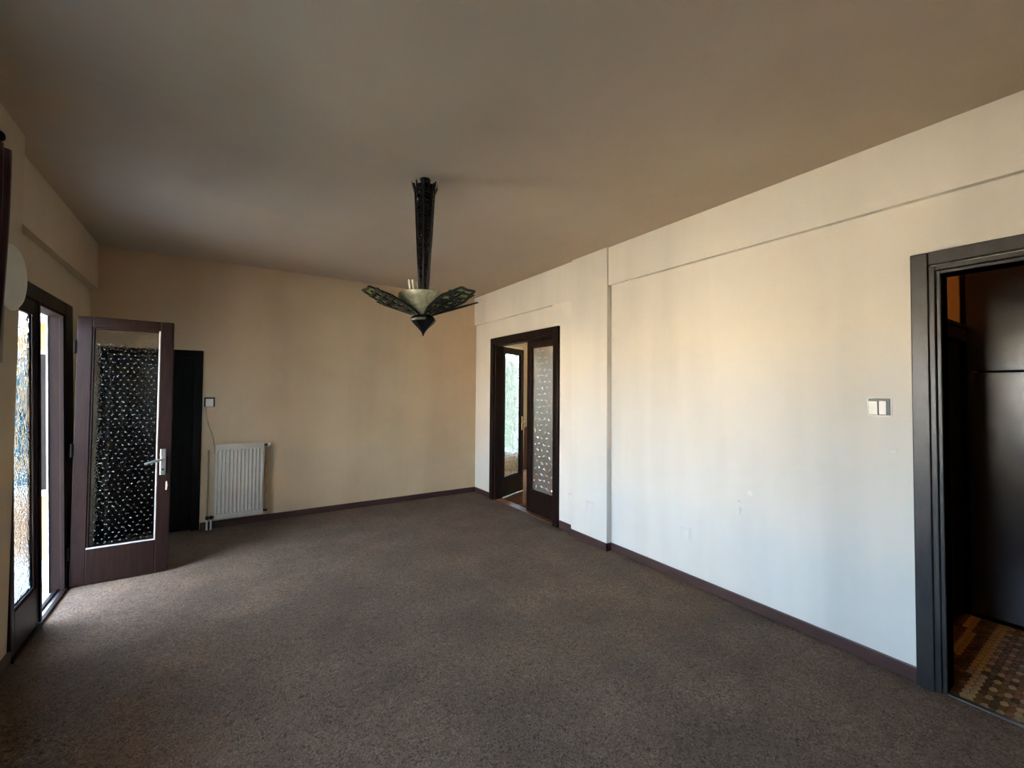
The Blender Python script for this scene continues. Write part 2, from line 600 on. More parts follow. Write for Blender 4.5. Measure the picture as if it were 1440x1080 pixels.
# left wall: window bay near the camera (upright), pilaster, leaning wall with the balcony door, beam
WN0, WN1, WZ0, WZ1 = 0.36, 2.66, 0.86, 2.12
w = MB()
w.box(-1.25, -0.97, YF, WN0, 0, H).box(-1.25, -0.97, WN0, WN1, 0, WZ0).box(-1.25, -0.97, WN0, WN1, WZ1, H)
w.box(-1.25, -0.97, WN1, 2.80, 0, H)
struct(w.build('wall_left', M['wall_left']))
PIL = MB()
c, s_ = math.cos(TH), math.sin(TH)


def lw_flat(n, s, z):
    p = Vector((-1, 4, 0)) + n0 * n + ps * s
    return (p.x, p.y, z)


def lw_box(mb, n0_, n1_, s0_, s1_, z0_, z1_):
    q = [(n0_, s0_), (n1_, s0_), (n1_, s1_), (n0_, s1_)]
    return mb.prism([lw_flat(a, b_, z0_) for a, b_ in q], [lw_flat(a, b_, z1_) for a, b_ in q])


lw_box(PIL, -0.36, -0.034, -1.24, -0.668, 0, H)
struct(PIL.build('wall_left_pilaster', M['wall_left']))
DS0, DS1, DZ = -0.655, 0.37, 2.05           # balcony doorway along the wall
w = MB()
w.box(-0.107, -0.08, DS1, 1.72, -0.02, H + 0.05).box(-0.107, -0.08, -0.668, DS1, DZ, H + 0.05)
w.box(-0.2, -0.025, -0.668, 1.6, 2.46, H + 0.03)
struct(w.build('wall_left_balcony', M['wall_left'], mw=LW))

# skirting boards
SKZ = 0.072
struct(MB().box(-0.295, XR - 0.0, YB - 0.014, YB + 0.01, 0, SKZ).build('baseboard_back', M['skirting'], bevel=0.003))
sk = MB()
sk.box(XR - 0.013, XR + 0.01, 0.69, 2.80, 0, SKZ)
sk.box(XR - 0.013, XR + 0.01, 3.305, 3.548, 0, SKZ + 0.012)
sk.box(XR - 0.013, XR + 0.01, 5.01, YB - 0.01, 0, SKZ)
sk.box(2.972, 2.99, 2.794, 3.312, 0, SKZ)
sk.box(2.972, XR, 2.794, 2.81, 0, SKZ)
sk.box(2.972, XR, 3.296, 3.312, 0, SKZ)
sk.box(XR - 0.013, XR + 0.01, YF, ND0 - 0.12, 0, SKZ)
struct(sk.build('baseboard_right', M['skirting'], bevel=0.003))
sk = MB()
lw_box(sk, -0.04, -0.018, -1.1, -0.66, 0, SKZ)
struct(sk.build('baseboard_left', M['skirting'], bevel=0.003))


# ------------------------------------------------------------------ near doorway on the right wall
door = struct(empty('door_1', (XR, 0.12, 0)))


def local(mb, o):
    """shift world-built vertices into an unrotated parent's space"""
    l = o.location
    mb.v = [(p[0] - l.x, p[1] - l.y, p[2] - l.z) for p in mb.v]
    return mb


def surround(mb, x0, x1, y0, y1, z, wid):
    """three-sided band around an opening in a wall of constant x"""
    mb.box(x0, x1, y0 - wid, y0, 0, z + wid)
    mb.box(x0, x1, y1, y1 + wid, 0, z + wid)
    mb.box(x0, x1, y0, y1, z, z + wid)
    return mb


a = surround(MB(), 3.006, 3.05, ND0 - 0.055, ND1 + 0.041, NDZ + 0.05, 0.066)
local(a, door).build('architrave', M['black_paint'], door, bevel=0.004)
a = surround(MB(), 3.020, 3.05, ND0 - 0.019, ND1 + 0.018, NDZ + 0.018, 0.025)
local(a, door).build('inner_moulding', M['black_paint'], door, bevel=0.004)
a = surround(MB(), 3.030, 3.165, ND0, ND1, NDZ, 0.016)
local(a, door).build('jamb', M['black_paint'], door, bevel=0.003)
local(MB().box(3.035, 3.06, ND0, ND1, -0.02, 0.006), door).build('threshold_strip', M['steel'], door)

# hall behind it
HX = 4.25
struct(MB().box(3.06, 5.2, -1.85, 0.9, -0.16, -0.012).build('hall_floor', plain('dark_mortar', (0.05, 0.035, 0.02), 0.8)))
hall_floor = bpy.data.objects['hall_floor']
struct(MB().box(3.15, 5.2, -1.9, 0.95, 2.75, 2.9).build('hall_ceiling', M['orange_wall']))
hw = MB().box(3.16, 3.62, 0.73, 0.85, 0, 2.75).box(3.62, 4.9, 0.73, 0.85, 1.90, 2.75).box(4.42, 4.9, 0.73, 0.85, 0, 1.90)
struct(hw.box(3.16, 5.2, 0.80, 0.95, -0.16, 2.85).build('hall_wall_left', M['orange_wall']))
struct(MB().box(5.1, 5.25, -1.85, 0.95, -0.16, 2.85).build('hall_wall_back', M['orange_wall']))
struct(MB().box(3.16, 5.2, -1.95, -1.8, -0.16, 2.85).build('hall_wall_right', M['orange_wall']))
hd = struct(empty('door_2', (4.0, 0.73, 0)))
f = MB()
f.box(3.60, 3.70, 0.70, 0.735, 0, 1.95).box(4.34, 4.42, 0.70, 0.735, 0, 1.95).box(3.70, 4.34, 0.70, 0.735, 1.87, 1.95)
f.box(3.585, 3.60, 0.685, 0.735, 0, 1.97).box(3.585, 4.42, 0.685, 0.735, 1.95, 1.975)
local(f, hd).build('door_frame', M['dark_wood'], hd, bevel=0.004)
local(MB().box(3.70, 4.34, 0.735, 0.775, 0.005, 1.87), hd).build('door_leaf', M['back_black'], hd, bevel=0.003)

cup = tag(empty('hall_cupboard', (HX, 0.70, 0)), 'tall glossy black cupboard across the hall behind the open right doorway', 'cupboard')
local(MB().box(4.275, 4.70, -0.60, 0.655, 0.0, 2.745), cup).build('carcass', M['back_black'], cup)
local(MB().box(HX, 4.275, -0.55, 0.70, 0.03, 1.652), cup).build('door', M['hall_black'], cup, bevel=0.004).location = (0, 0, 0)
local(MB().box(HX, 4.275, -0.55, 0.70, 1.662, 2.735), cup).build('door', M['hall_black'], cup, bevel=0.004)
local(MB().box(HX + 0.01, 4.28, -0.60, 0.694, 0.0, 0.028), cup).build('plinth', M['back_black'], cup)
cup.rotation_euler = (0, 0, math.radians(1.5))
hl = tag(empty('added_hall_lamp', (3.75, -1.0, 2.75)), 'unseen lamp added to light the tiled hall beyond the right doorway', 'ceiling lamp')  # unseen fixture added to brighten the hall
MB().lathe([(0.11, 0.0), (0.11, -0.02)], (0, 0, 0), 24).build('added_lamp_base', M['white_plastic'], hl, smooth=True)
m_, nt_, b_s = new_mat('added_globe_glow')
b_s.inputs['Emission Color'].default_value = (1.0, 0.70, 0.42, 1)
b_s.inputs['Emission Strength'].default_value = 26.0
MB().lathe([(0.06, -0.02), (0.11, -0.06), (0.12, -0.10), (0.09, -0.15), (0.02, -0.17)], (0, 0, 0), 24).build('added_lamp_globe', m_, hl, smooth=True)

# hexagon floor tiles, each its own piece
TX, TY, TE = 0.052, 0.0245, 0.0332
tile_cols = {'ochre': (0.46, 0.27, 0.07), 'brown': (0.15, 0.072, 0.02), 'dark': (0.07, 0.042, 0.016), 'sand': (0.36, 0.24, 0.11), 'red': (0.22, 0.09, 0.032)}
tm = {}
for k, cc in tile_cols.items():
    tm[k] = plain('hall_tile_' + k, cc, 0.42, 0, 0.18, 20)
gx, q = TX / 2 - 0.0012, TE / 2 - 0.001
tile_me = {}
for k in tm:
    hexa = [(-gx, -q * 0.42), (0, -q), (gx, -q * 0.42), (gx, q * 0.42), (0, q), (-gx, q * 0.42)]
    me = bpy.data.meshes.new('tile')
    me.from_pydata([(x, y, -0.006) for x, y in hexa] + [(x * 0.985, y * 0.985, 0.0) for x, y in hexa], [],
                   [(6, 7, 8, 9, 10, 11)] + [(i, (i + 1) % 6, 6 + (i + 1) % 6, 6 + i) for i in range(6)])
    me.materials.append(tm[k])
    tile_me[k] = me


def seen(x, y):
    """rough test: does this floor point fall inside the photograph's frame and doorway"""
    v = Vector((x, y, -CAM_H))
    ex, ey, ez = cam_dir(1, 0, 0), cam_dir(0, 1, 0), cam_dir(0, 0, 1)
    d = v.dot(ez)
    px_, py_ = CX + FPX * v.dot(ex) / d, CY - FPX * v.dot(ey) / d
    return 1330 < px_ < 1448 and 850 < py_ < 1030


spots = []
for r in range(34):
    y = 0.716 - r * TY
    for cidx in range(25):
        x = 3.085 + cidx * TX + (TX / 2 if r % 2 else 0)
        if x > 4.34:
            continue
        w_ = y - 0.012 * (x - 3.7) * 2
        if 0.636 < w_ < 0.684:
            k = 'ochre' if x > 3.56 else random.choice(['dark', 'brown'])
        elif 0.528 < w_ < 0.577:
            k = 'ochre' if x > 3.45 else 'sand'
        elif w_ > 0.528:
            k = random.choice(['brown', 'brown', 'brown', 'dark']) if x > 3.5 else random.choice(['dark', 'dark', 'brown'])
        elif r % 2 == 0 and cidx % 2 == 0:
            k = 'sand'
        elif w_ < 0.40:
            k = random.choice(['red', 'red', 'brown', 'sand'])
        else:
            k = random.choice(['brown', 'brown', 'red', 'dark'])
        spots.append((0 if seen(x, y) else 1, x, x, y, k))
spots.sort()
rest = {}
for n_, (_, _, x, y, k) in enumerate(spots):
    if n_ < 300:
        o = bpy.data.objects.new('tile', tile_me[k])
        o.parent = hall_floor
        o.location = (x, y, random.uniform(-0.0008, 0.0004))
        COL.objects.link(o)
    else:
        rest.setdefault(k, []).append((x, y))
rm = MB()
slots = []
for k, pts in rest.items():
    for x, y in pts:
        b0 = len(rm.v)
        me = tile_me[k]
        rm.v += [(x + v.co.x, y + v.co.y, v.co.z) for v in me.vertices]
        for p in me.polygons:
            rm.f.append(tuple(b0 + q_ for q_ in p.vertices))
            slots.append(list(tm).index(k))
if rm.v:
    ro = rm.build('far_tiles', tm['ochre'], hall_floor)
    for k in list(tm)[1:]:
        ro.data.materials.append(tm[k])
    ro.data.polygons.foreach_set('material_index', slots)
    ro['kind'] = 'stuff'

# ------------------------------------------------------------------ far double doorway and the next room
door = struct(empty('door_3', (XR, 4.29, 0)))
a = surround(MB(), 3.012, 3.05, FD0, FD1, FDZ, 0.085)
local(a, door).build('architrave', M['dark_wood'], door, bevel=0.004)
a = MB()
a.box(3.046, 3.165, FD0 - 0.001, FD0 + 0.02, 0, FDZ).box(3.046, 3.165, FD1 - 0.02, FD1 + 0.001, 0, FDZ).box(3.046, 3.165, FD0, FD1, FDZ - 0.02, FDZ + 0.001)
local(a, door).build('jamb', M['dark_wood'], door, bevel=0.002)
local(MB().box(3.05, 3.165, FD0 + 0.02, FD1 - 0.02, 0, 0.008), door).build('threshold', M['wainscot'], door)


def make_leaf(parent, loc, rot, wid, hei, glass, top=0.078, bot=0.265, st=0.085, th=0.042, sheen=None, flecks=None, fsize=1.25, fside=-1, fpitch=1.0):
    """glazed leaf; local x runs from the hinge, y is the thickness"""
    lf = empty('door_leaf', loc, parent=parent)
    lf.rotation_euler = (0, 0, rot)
    f = MB()
    f.box(0, st, 0, th, 0, hei).box(wid - st, wid, 0, th, 0, hei)
    f.box(st, wid - st, 0, th, hei - top, hei).box(st, wid - st, 0, th, 0, bot)
    f.build('leaf_frame', M['dark_wood'], lf, bevel=0.004)
    b_ = MB()
    e = 0.012
    for y0, y1 in ((0.006, 0.014), (th - 0.014, th - 0.006)):
        b_.box(st, st + e, y0, y1, bot, hei - top).box(wid - st - e, wid - st, y0, y1, bot, hei - top)
        b_.box(st + e, wid - st - e, y0, y1, bot, bot + e).box(st + e, wid - st - e, y0, y1, hei - top - e, hei - top)
    b_.build('glazing_bead', M['dark_wood'], lf, bevel=0.002)
    MB().box(st, wid - st, th / 2 - 0.0025, th / 2 + 0.0025, bot, hei - top).build('glass_pane', glass, lf)
    if flecks:
        rr = random.Random(int(wid * 1000))
        fk = MB()
        z = bot + 0.03 * fpitch
        row = 0
        while z < hei - top - 0.02:
            x = st + 0.02 * fpitch + (0.021 * fpitch if row % 2 else 0.0)
            while x < wid - st - 0.015 * fpitch:
                for q in range(rr.choice((1, 1, 2))):
                    cx_, cz_ = x + fpitch * rr.uniform(-0.007, 0.007), z + fpitch * rr.uniform(-0.006, 0.006)
                    a_ = rr.uniform(-0.9, 0.9)
                    L, W_ = fsize * rr.uniform(0.003, 0.0065), fsize * rr.uniform(0.0016, 0.0028)
                    ca, sa = math.cos(a_), math.sin(a_)
                    y0 = th / 2 + fside * 0.0025
                    base = [(cx_ + p * ca - q2 * sa, y0 - fside * 0.0005, cz_ + p * sa + q2 * ca) for p, q2 in ((-L, 0), (0, -W_), (L, 0), (0, W_))]
                    b0 = len(fk.v)
                    fk.v += base + [(cx_ + rr.uniform(-0.001, 0.001), y0 + fside * rr.uniform(0.0008, 0.002) * max(1.0, fsize * 0.45), cz_ + rr.uniform(-0.001, 0.001))]
                    fk.f += [(b0, b0 + 1, b0 + 4), (b0 + 1, b0 + 2, b0 + 4), (b0 + 2, b0 + 3, b0 + 4), (b0 + 3, b0, b0 + 4), (b0 + 3, b0 + 2, b0 + 1, b0)]
                x += 0.042 * fpitch
            z += 0.034 * fpitch
            row += 1
        fk.build('raised_glint_flecks', M[flecks], lf)['kind'] = 'stuff'
    if sheen:  # right and bottom edges only, reflected light put into the colour
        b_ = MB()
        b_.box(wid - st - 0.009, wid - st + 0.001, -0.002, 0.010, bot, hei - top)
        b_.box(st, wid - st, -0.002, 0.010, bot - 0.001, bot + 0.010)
        tag(b_.build('painted_sheen_strip', sheen, lf, bevel=0.002), 'pale strip painted in for the sheen on the varnish')
    return lf


def lever_handle(parent, x, z, y, side, metal, direction, plate_h=0.21):
    """plate with a lever; side = +1/-1 gives the face it stands on"""
    h = MB()
    h.box(x - 0.019, x + 0.019, y, y + side * 0.008, z - plate_h * 0.62, z + plate_h * 0.38)
    pl = h.build('handle_plate', metal, parent, bevel=0.004)
    l = MB()
    l.tube([(x, y + side * 0.006, z), (x, y + side * 0.048, z), (x + direction * 0.02, y + side * 0.055, z - 0.004),
            (x + direction * 0.11, y + side * 0.055, z - 0.026)], [0.010, 0.010, 0.010, 0.008], 10)
    l.build('lever', metal, parent, smooth=True)
    k = MB()
    k.lathe([(0.009, 0), (0.009, 0.006), (0.006, 0.009)], (0, 0, 0), 12, 'z')
    k.v = [(x + p[0], y + side * (0.006 + p[2]), z - 0.085 + p[1]) for p in k.v]
    k.build('keyhole', M['black_plastic'], parent)


# right leaf closed, left leaf swung into the next room
lf = make_leaf(door, (3.11 - XR, FD0 + 0.022 - 4.29, 0.012), math.radians(90), 0.60, 2.115, M['glass_frost'], flecks='fleck_glint', fsize=5.0, fside=1, fpitch=2.2)
lf.location.x += 0.042
lf2 = make_leaf(door, (3.145 - XR, FD1 - 0.022 - 4.29, 0.012), math.radians(25), 0.62, 2.115, M['glass_swirl'])
lever_handle(lf2, 0.575, 1.03, 0.0, -1, M['brass'], -1)

struct(MB().box(3.06, 7.0, 3.2, 6.8, -0.16, -0.004).build('parquet_floor', M['parquet']))
struct(MB().box(3.15, 7.0, 3.1, 6.8, 2.85, 3.0).build('next_room_ceiling', M['cream_next']))
w = MB()
w.box(3.10, 3.60, 6.62, 6.77, 0, 2.85).box(3.60, 4.72, 6.62, 6.77, 0, 0.28).box(3.60, 4.72, 6.62, 6.77, 2.35, 2.85).box(4.72, 7.0, 6.62, 6.77, 0, 2.85)
struct(w.build('next_room_wall_back', M['cream_next']))
struct(MB().box(6.85, 7.0, 3.2, 6.62, 0, 2.85).build('next_room_wall_right', M['cream_next']))
struct(MB().box(3.15, 7.0, 3.1, 3.25, -0.16, 2.9).build('next_room_wall_front', M['cream_next']))
struct(MB().box(3.04, 3.16, YB + 0.15, 6.77, 0, 2.9).build('next_room_wall_left', M['cream_next']))
struct(MB().box(4.74, 6.85, 6.60, 6.625, 0, 0.78).box(4.74, 6.85, 6.585, 6.625, 0.78, 0.81).build('trim_1', M['wainscot'], bevel=0.003))
win = struct(empty('window_1', (4.27, 6.70, 0)))
f = MB()
f.box(3.60, 3.66, 6.66, 6.72, 0.28, 2.35).box(4.66, 4.72, 6.66, 6.72, 0.28, 2.35).box(4.135, 4.185, 6.66, 6.72, 0.28, 2.35)
f.box(3.66, 4.66, 6.66, 6.72, 0.28, 0.34).box(3.66, 4.66, 6.66, 6.72, 2.29, 2.35)
local(f, win).build('window_frame', M['white_trim'], win, bevel=0.003)
local(MB().box(3.66, 4.135, 6.688, 6.692, 0.34, 2.29), win).build('pane', M['glass_clear'], win)
local(MB().box(4.185, 4.66, 6.688, 6.692, 0.34, 2.29), win).build('pane', M['glass_clear'], win)

# ------------------------------------------------------------------ dark door in the back wall
door = struct(empty('door_4', (-0.71, YB, 0)))
f = MB()
f.box(-1.12, -1.045, YB - 0.012, YB + 0.12, 0, 1.905).box(-0.375, -0.30, YB - 0.012, YB + 0.12, 0, 1.905).box(-1.045, -0.375, YB - 0.012, YB + 0.12, 1.83, 1.905)
local(f, door).build('door_frame', M['back_black'], door, bevel=0.004)
l = MB().box(-1.045, -0.375, YB + 0.03, YB + 0.07, 0.004, 1.83)
for z0, z1 in ((0.12, 0.80), (0.95, 1.70)):
    l.box(-0.95, -0.47, YB + 0.022, YB + 0.03, z0, z1)
local(l, door).build('door_leaf', M['back_black'], door, bevel=0.004)

# ------------------------------------------------------------------ balcony door in the left wall
door = struct(empty('door_5', mw=LW))
a = MB()
a.box(-0.085, -0.018, DS1, DS1 + 0.20, 0, DZ + 0.09).box(-0.085, -0.018, DS0, DS1, DZ, DZ + 0.09)
a.build('architrave', M['dark_wood'], door, bevel=0.006)
a = MB()
a.box(-0.106, -0.022, DS1 - 0.022, DS1 + 0.005, 0, DZ).box(-0.118, -0.022, DS0, DS1, DZ - 0.022, DZ + 0.005).box(-0.118, -0.022, DS0, DS0 + 0.02, 0, DZ)
a.box(-0.045, -0.022, DS1 - 0.034, DS1, 0, DZ)
a.build('jamb', M['jamb_wood'], door, bevel=0.003)
tag(MB().box(-0.115, -0.106, DS1 - 0.030, DS1 + 0.06, 0, DZ + 0.06).box(-0.115, -0.106, DS0, DS1, DZ - 0.01, DZ + 0.1).build('outer_trim', M['white_trim'], door), 'white outer trim')
t = MB()
t.box(-0.36, -0.085, DS0, DS1, -0.03, 0.004)
t.build('sill_stone', M['stone'], door)
t = MB()
t.box(-0.085, -0.06, DS0, DS1, 0, 0.022).box(-0.035, -0.010, DS0, DS1 + 0.02, 0, 0.018)
t.build('threshold', M['dark_wood'], door, bevel=0.003)
MB().box(-0.06, -0.035, DS0, DS1, -0.005, 0.008).build('threshold_track', M['steel'], door)
# fixed left leaf
lfx = make_leaf(door, (-0.022, -0.195, 0.022), math.radians(-90), 0.455, 2.02, M['glass_swirl'], bot=0.235, st=0.058)
lfx.location.x -= 0.042
MB().box(-0.022, -0.013, -0.215, -0.185, 0.022, 2.04).build('meeting_strip', M['dark_wood'], door, bevel=0.004)

# open right leaf, standing upright at right angles to the wall
leaf_door = struct(empty('door_6', (-1.022, 4.365, 0)))
rl = make_leaf(leaf_door, (0, 0, 0.008), math.radians(1.0), 0.578, 2.037, M['glass_fleck'], sheen=M['sheen'], flecks='fleck')
lever_handle(rl, 0.53, 0.915, 0.0, -1, M['steel'], -1)
MB().tube([(0.556, -0.001, 0.73), (0.560, -0.003, 0.70), (0.556, -0.002, 0.66)], [0.004, 0.008, 0.005], 6).build('splintered_patch', M['bare_wood'], rl)
hg = MB()
for z in (0.25, 1.02, 1.80):
    hg.tube([(-0.008, -0.004, z - 0.05), (-0.008, -0.004, z + 0.05)], 0.008, 8)
hg.build('hinge', M['back_black'], rl)

# ------------------------------------------------------------------ window beside the camera, on the left wall
win = struct(empty('window_2', (-1.15, 1.62, 0)))
f = MB()
f.box(-1.19, -1.11, WN0, WN0 + 0.07, WZ0, WZ1).box(-1.19, -1.11, WN1 - 0.07, WN1, WZ0, WZ1)
f.box(-1.19, -1.11, 1.50, 1.58, WZ0, WZ1).box(-1.19, -1.11, WN0, WN1, WZ0, WZ0 + 0.07).box(-1.19, -1.11, WN0, WN1, WZ1 - 0.07, WZ1)
local(f, win).build('window_frame', M['dark_wood'], win, bevel=0.004)
local(MB().box(-1.152, -1.148, WN0 + 0.07, 1.50, WZ0 + 0.07, WZ1 - 0.07), win).build('pane', M['glass_clear'], win)
local(MB().box(-1.152, -1.148, 1.58, WN1 - 0.07, WZ0 + 0.07, WZ1 - 0.07), win).build('pane', M['glass_clear'], win)
local(MB().box(-1.11, -0.94, WN0 - 0.03, WN1 + 0.03, WZ0 - 0.035, WZ0), win).build('window_sill', M['white_trim'], win, bevel=0.005)

# ------------------------------------------------------------------ outside
struct(MB().box(-2.45, -1.23, -1.6, 5.3, -0.2, -0.03).build('balcony_floor', M['stone']))
struct(MB().box(-2.45, -1.60, -1.6, 5.6, H, H + 0.18).build('balcony_soffit', M['white_trim']))
struct(MB().box(-2.45, -2.35, -1.6, 2.6, -0.03, 1.04).build('balcony_parapet', M['white_trim']))
struct(MB().box(-1.36, 9.0, -30.0, YB + 0.2, H + 0.2, 7.0).build('unseen_upper_storeys', M['pale_facade']))  # unseen mass added above, sized to shade the lower facade opposite
struct(MB().box(-60, 40, -40, 60, -8.2, -8.0).build('ground', M['street']))
bld = tag(empty('neighbour_building', (-4.0, 8.9, -8)), 'ochre building with a dark window beyond the balcony door gap', 'building')
w = MB().box(-7.0, -3.0, 8.0, 9.8, 0.1, 2.0).box(-1.75, -1.4, 8.0, 9.8, 0.1, 2.0).box(-7.0, -1.4, 8.0, 9.8, 2.0, 2.36).box(-7.0, -1.4, 8.3, 9.8, 0.1, 2.0)
local(w, bld).build('wall', M['ochre'], bld)
local(MB().box(-7.0, -1.4, 8.0, 9.8, -8, 0.1), bld).build('lower_wall', M['pinkish'], bld)
f = MB().box(-3.0, -2.95, 8.05, 8.12, 0.1, 2.0).box(-2.95, -1.80, 8.05, 8.12, 1.95, 2.0).box(-3.05, -1.7, 7.93, 8.1, 0.06, 0.12)
local(f, bld).build('window_frame', M['white_trim'], bld)
local(MB().box(-2.95, -2.27, 8.07, 8.09, 0.12, 1.95), bld).build('window_pane', M['blue_glass'], bld)
local(MB().box(-2.27, -1.75, 8.05, 8.09, 0.12, 1.95), bld).build('shutter', M['back_black'], bld)
local(MB().box(-7.1, -1.3, 7.9, 9.9, 2.36, 2.44), bld).build('parapet_cap', M['white_trim'], bld)
struct(MB().box(0.5, 14.0, 12.0, 14.0, -8, 2.9).build('added_rear_block', M['green_render']))  # dark block added outside the next-room window to dim the glass
bl2 = struct(empty('opposite_building', (-17, 4, -8)))
w = MB().box(-20, -15, -14, 30, -8, 2.5)
local(w, bl2).build('wall', M['pale_facade'], bl2)
for k in range(6):
    for zz in (-5.6, -2.6, 0.3):
        local(MB().box(-15.0, -14.96, -12 + k * 6.5, -10.6 + k * 6.5, zz, zz + 1.5), bl2).build('window', M['dark_glass'], bl2)

# ------------------------------------------------------------------ curtain, rod, wall lamp
rod = tag(empty('curtain_rod', (-0.912, 2.0, 2.612)), 'dark curtain rod with a round finial at the frame edge', 'curtain rod')
local(MB().tube([(-0.912, -0.1, 2.612), (-0.912, 2.70, 2.612)], 0.011, 10), rod).build('rod', M['back_black'], rod, smooth=True)
k = MB().lathe([(0.008, 0.0), (0.012, 0.004), (0.012, 0.012), (0.022, 0.02), (0.026, 0.034), (0.022, 0.048), (0.008, 0.056)], (-0.912, 2.69, 2.612), 14, 'y')
local(k, rod).build('finial', M['back_black'], rod, smooth=True)
for yy in (0.0, 2.30):
    local(MB().box(-0.969, -0.955, yy - 0.02, yy + 0.02, 2.58, 2.64).tube([(-0.96, yy, 2.612), (-0.912, yy, 2.612)], 0.007, 8), rod).build('bracket', M['back_black'], rod)
cu = MB()
NU, NV = 60, 26
b0 = 0
for j in range(NV + 1):
    t = j / NV
    z = 2.576 - t * 2.52
    for i in range(NU + 1):
        u = i / NU
        y = 2.36 + (2.775 - 2.36) * u - 0.055 * t * u
        x = -0.915 + 0.026 * math.sin(u * 2 * math.pi * 6.25 + 0.25 * math.sin(3 * t)) + 0.006 * math.sin(9 * t + 7 * u)
        cu.v.append((x, y, z))
for j in range(NV):
    for i in range(NU):
        p = j * (NU + 1) + i
        cu.f.append((p, p + 1, p + NU + 2, p + NU + 1))
co = cu.build('curtain', M['velvet'], smooth=True)
md = co.modifiers.new('thickness', 'SOLIDIFY')
md.thickness = 0.006
tag(co, 'dark red velvet curtain hanging beside the pilaster at the frame edge', 'curtain')

lamp = tag(empty('wall_lamp', lw_flat(-0.034, -0.875, 2.06)), 'round off-white wall lamp on the pilaster beside the curtain', 'wall lamp')
lamp.rotation_euler = (0, 0, TH)
MB().lathe([(0.10, 0.0), (0.10, 0.022)], (0, 0, 0), 32, 'x').build('base_plate', M['opal'], lamp, smooth=True)
MB().lathe([(0.160, 0.018), (0.168, 0.022), (0.168, 0.030), (0.150, 0.042), (0.110, 0.052), (0.05, 0.058), (0.004, 0.059)], (0, 0, 0), 40, 'x').build('shade', M['opal'], lamp, smooth=True)
MB().box(0.0, 0.014, -0.062, -0.028, -0.44, -0.12).build('mounting_strip', plain('grey_strip', (0.22, 0.21, 0.18), 0.6), lamp, bevel=0.003)

# ------------------------------------------------------------------ switches, sockets, scuffs


def wall_plate_x(name, label, cat, x, y, z, hw_, hh, parts):
    t = tag(empty(name, (x, y, z)), label, cat)
    for nm, mt, (d0, d1, a0, a1, c0, c1), bv in parts:
        MB().box(-d0, -d1, a0, a1, c0, c1).build(nm, mt, t, bevel=bv)
    return t


wall_plate_x('light_switch', 'white double light switch with dark frame beside the right doorway', 'light switch', XR, 0.833, 1.43, 0.05, 0.05, [
    ('back_plate', M['white_plastic'], (-0.002, 0.004, -0.054, 0.054, -0.052, 0.052), 0.002),
    ('frame', M['black_plastic'], (0.004, 0.008, -0.047, 0.047, -0.046, 0.046), 0.002),
    ('rocker', M['white_plastic'], (0.008, 0.018, 0.0035, 0.045, -0.044, 0.032), 0.003),
    ('rocker', M['white_plastic'], (0.008, 0.015, -0.033, 0.0, -0.044, 0.033), 0.003)])
wall_plate_x('blank_socket', 'small white socket plate beside the glazed double door', 'socket', XR, 3.36, 0.365, 0, 0, [
    ('plate', M['wall'], (-0.002, 0.012, -0.036, 0.036, -0.04, 0.04), 0.006),
    ('plate_rim', M['plaster_patch'], (-0.002, 0.006, -0.043, 0.043, -0.047, 0.047), 0.002)])
wall_plate_x('painted_socket', 'painted-over square socket plate low on the column face', 'socket', 2.985, 3.03, 0.365, 0, 0, [
    ('plate', M['wall'], (-0.002, 0.007, -0.042, 0.042, -0.042, 0.042), 0.005),
    ('plate_rim', M['wall'], (-0.002, 0.003, -0.056, 0.056, -0.054, 0.054), 0.003)])
wall_plate_x('painted_socket', 'painted-over socket plate low on the bare right wall', 'socket', XR, 2.03, 0.385, 0, 0, [
    ('plate', M['wall'], (-0.002, 0.006, -0.04, 0.04, -0.042, 0.042), 0.004),
    ('plate_rim', M['plaster_patch'], (-0.002, 0.002, -0.053, -0.047, -0.055, 0.045), 0.0)])


def patch(name, x, y, z, ry_, rz_, mat, seed):
    rnd = random.Random(seed)
    pts = []
    for k in range(14):
        t = 2 * math.pi * k / 14
        e = rnd.uniform(0.6, 1.15)
        pts.append((y + ry_ * math.cos(t) * e, z + rz_ * math.sin(t) * e))
    o = MB().prism([(x + 0.002, p, q_) for p, q_ in pts], [(x - 0.0018, y + (p - y) * 0.9, z + (q_ - z) * 0.9) for p, q_ in pts]).build(name, mat, bpy.data.objects['wall_right'])
    return o


patch('plaster_scuff', XR, 1.60, 0.665, 0.012, 0.03, M['plaster_patch'], 3)
patch('plaster_scuff', XR, 1.61, 0.73, 0.016, 0.012, M['plaster_patch'], 4)
patch('plaster_scuff', XR, 1.53, 0.80, 0.022, 0.02, M['patch_white'], 5)
patch('filler_patch', XR, 0.775, 1.19, 0.02, 0.012, M['patch_white'], 6)

t = tag(empty('light_switch', (-0.236, YB, 1.355)), 'small white switch in a black frame beside the dark back door', 'light switch')
MB().box(-0.048, 0.048, -0.010, 0.002, -0.052, 0.052).build('frame', M['black_plastic'], t, bevel=0.003)
MB().box(-0.034, 0.034, -0.018, -0.010, -0.048, 0.036).build('rocker', M['white_plastic'], t, bevel=0.003)
cb = MB().tube([(-0.268, YB - 0.004, 1.305), (-0.262, YB - 0.004, 1.2), (-0.235, YB - 0.004, 1.09), (-0.20, YB - 0.004, 0.99), (-0.185, YB - 0.005, 0.90), (-0.18, YB - 0.006, 0.80)], 0.0045, 8).build('cable', M['cable'], smooth=True)
tag(cb, 'thin cable trailing down the back wall from switch to radiator', 'cable')

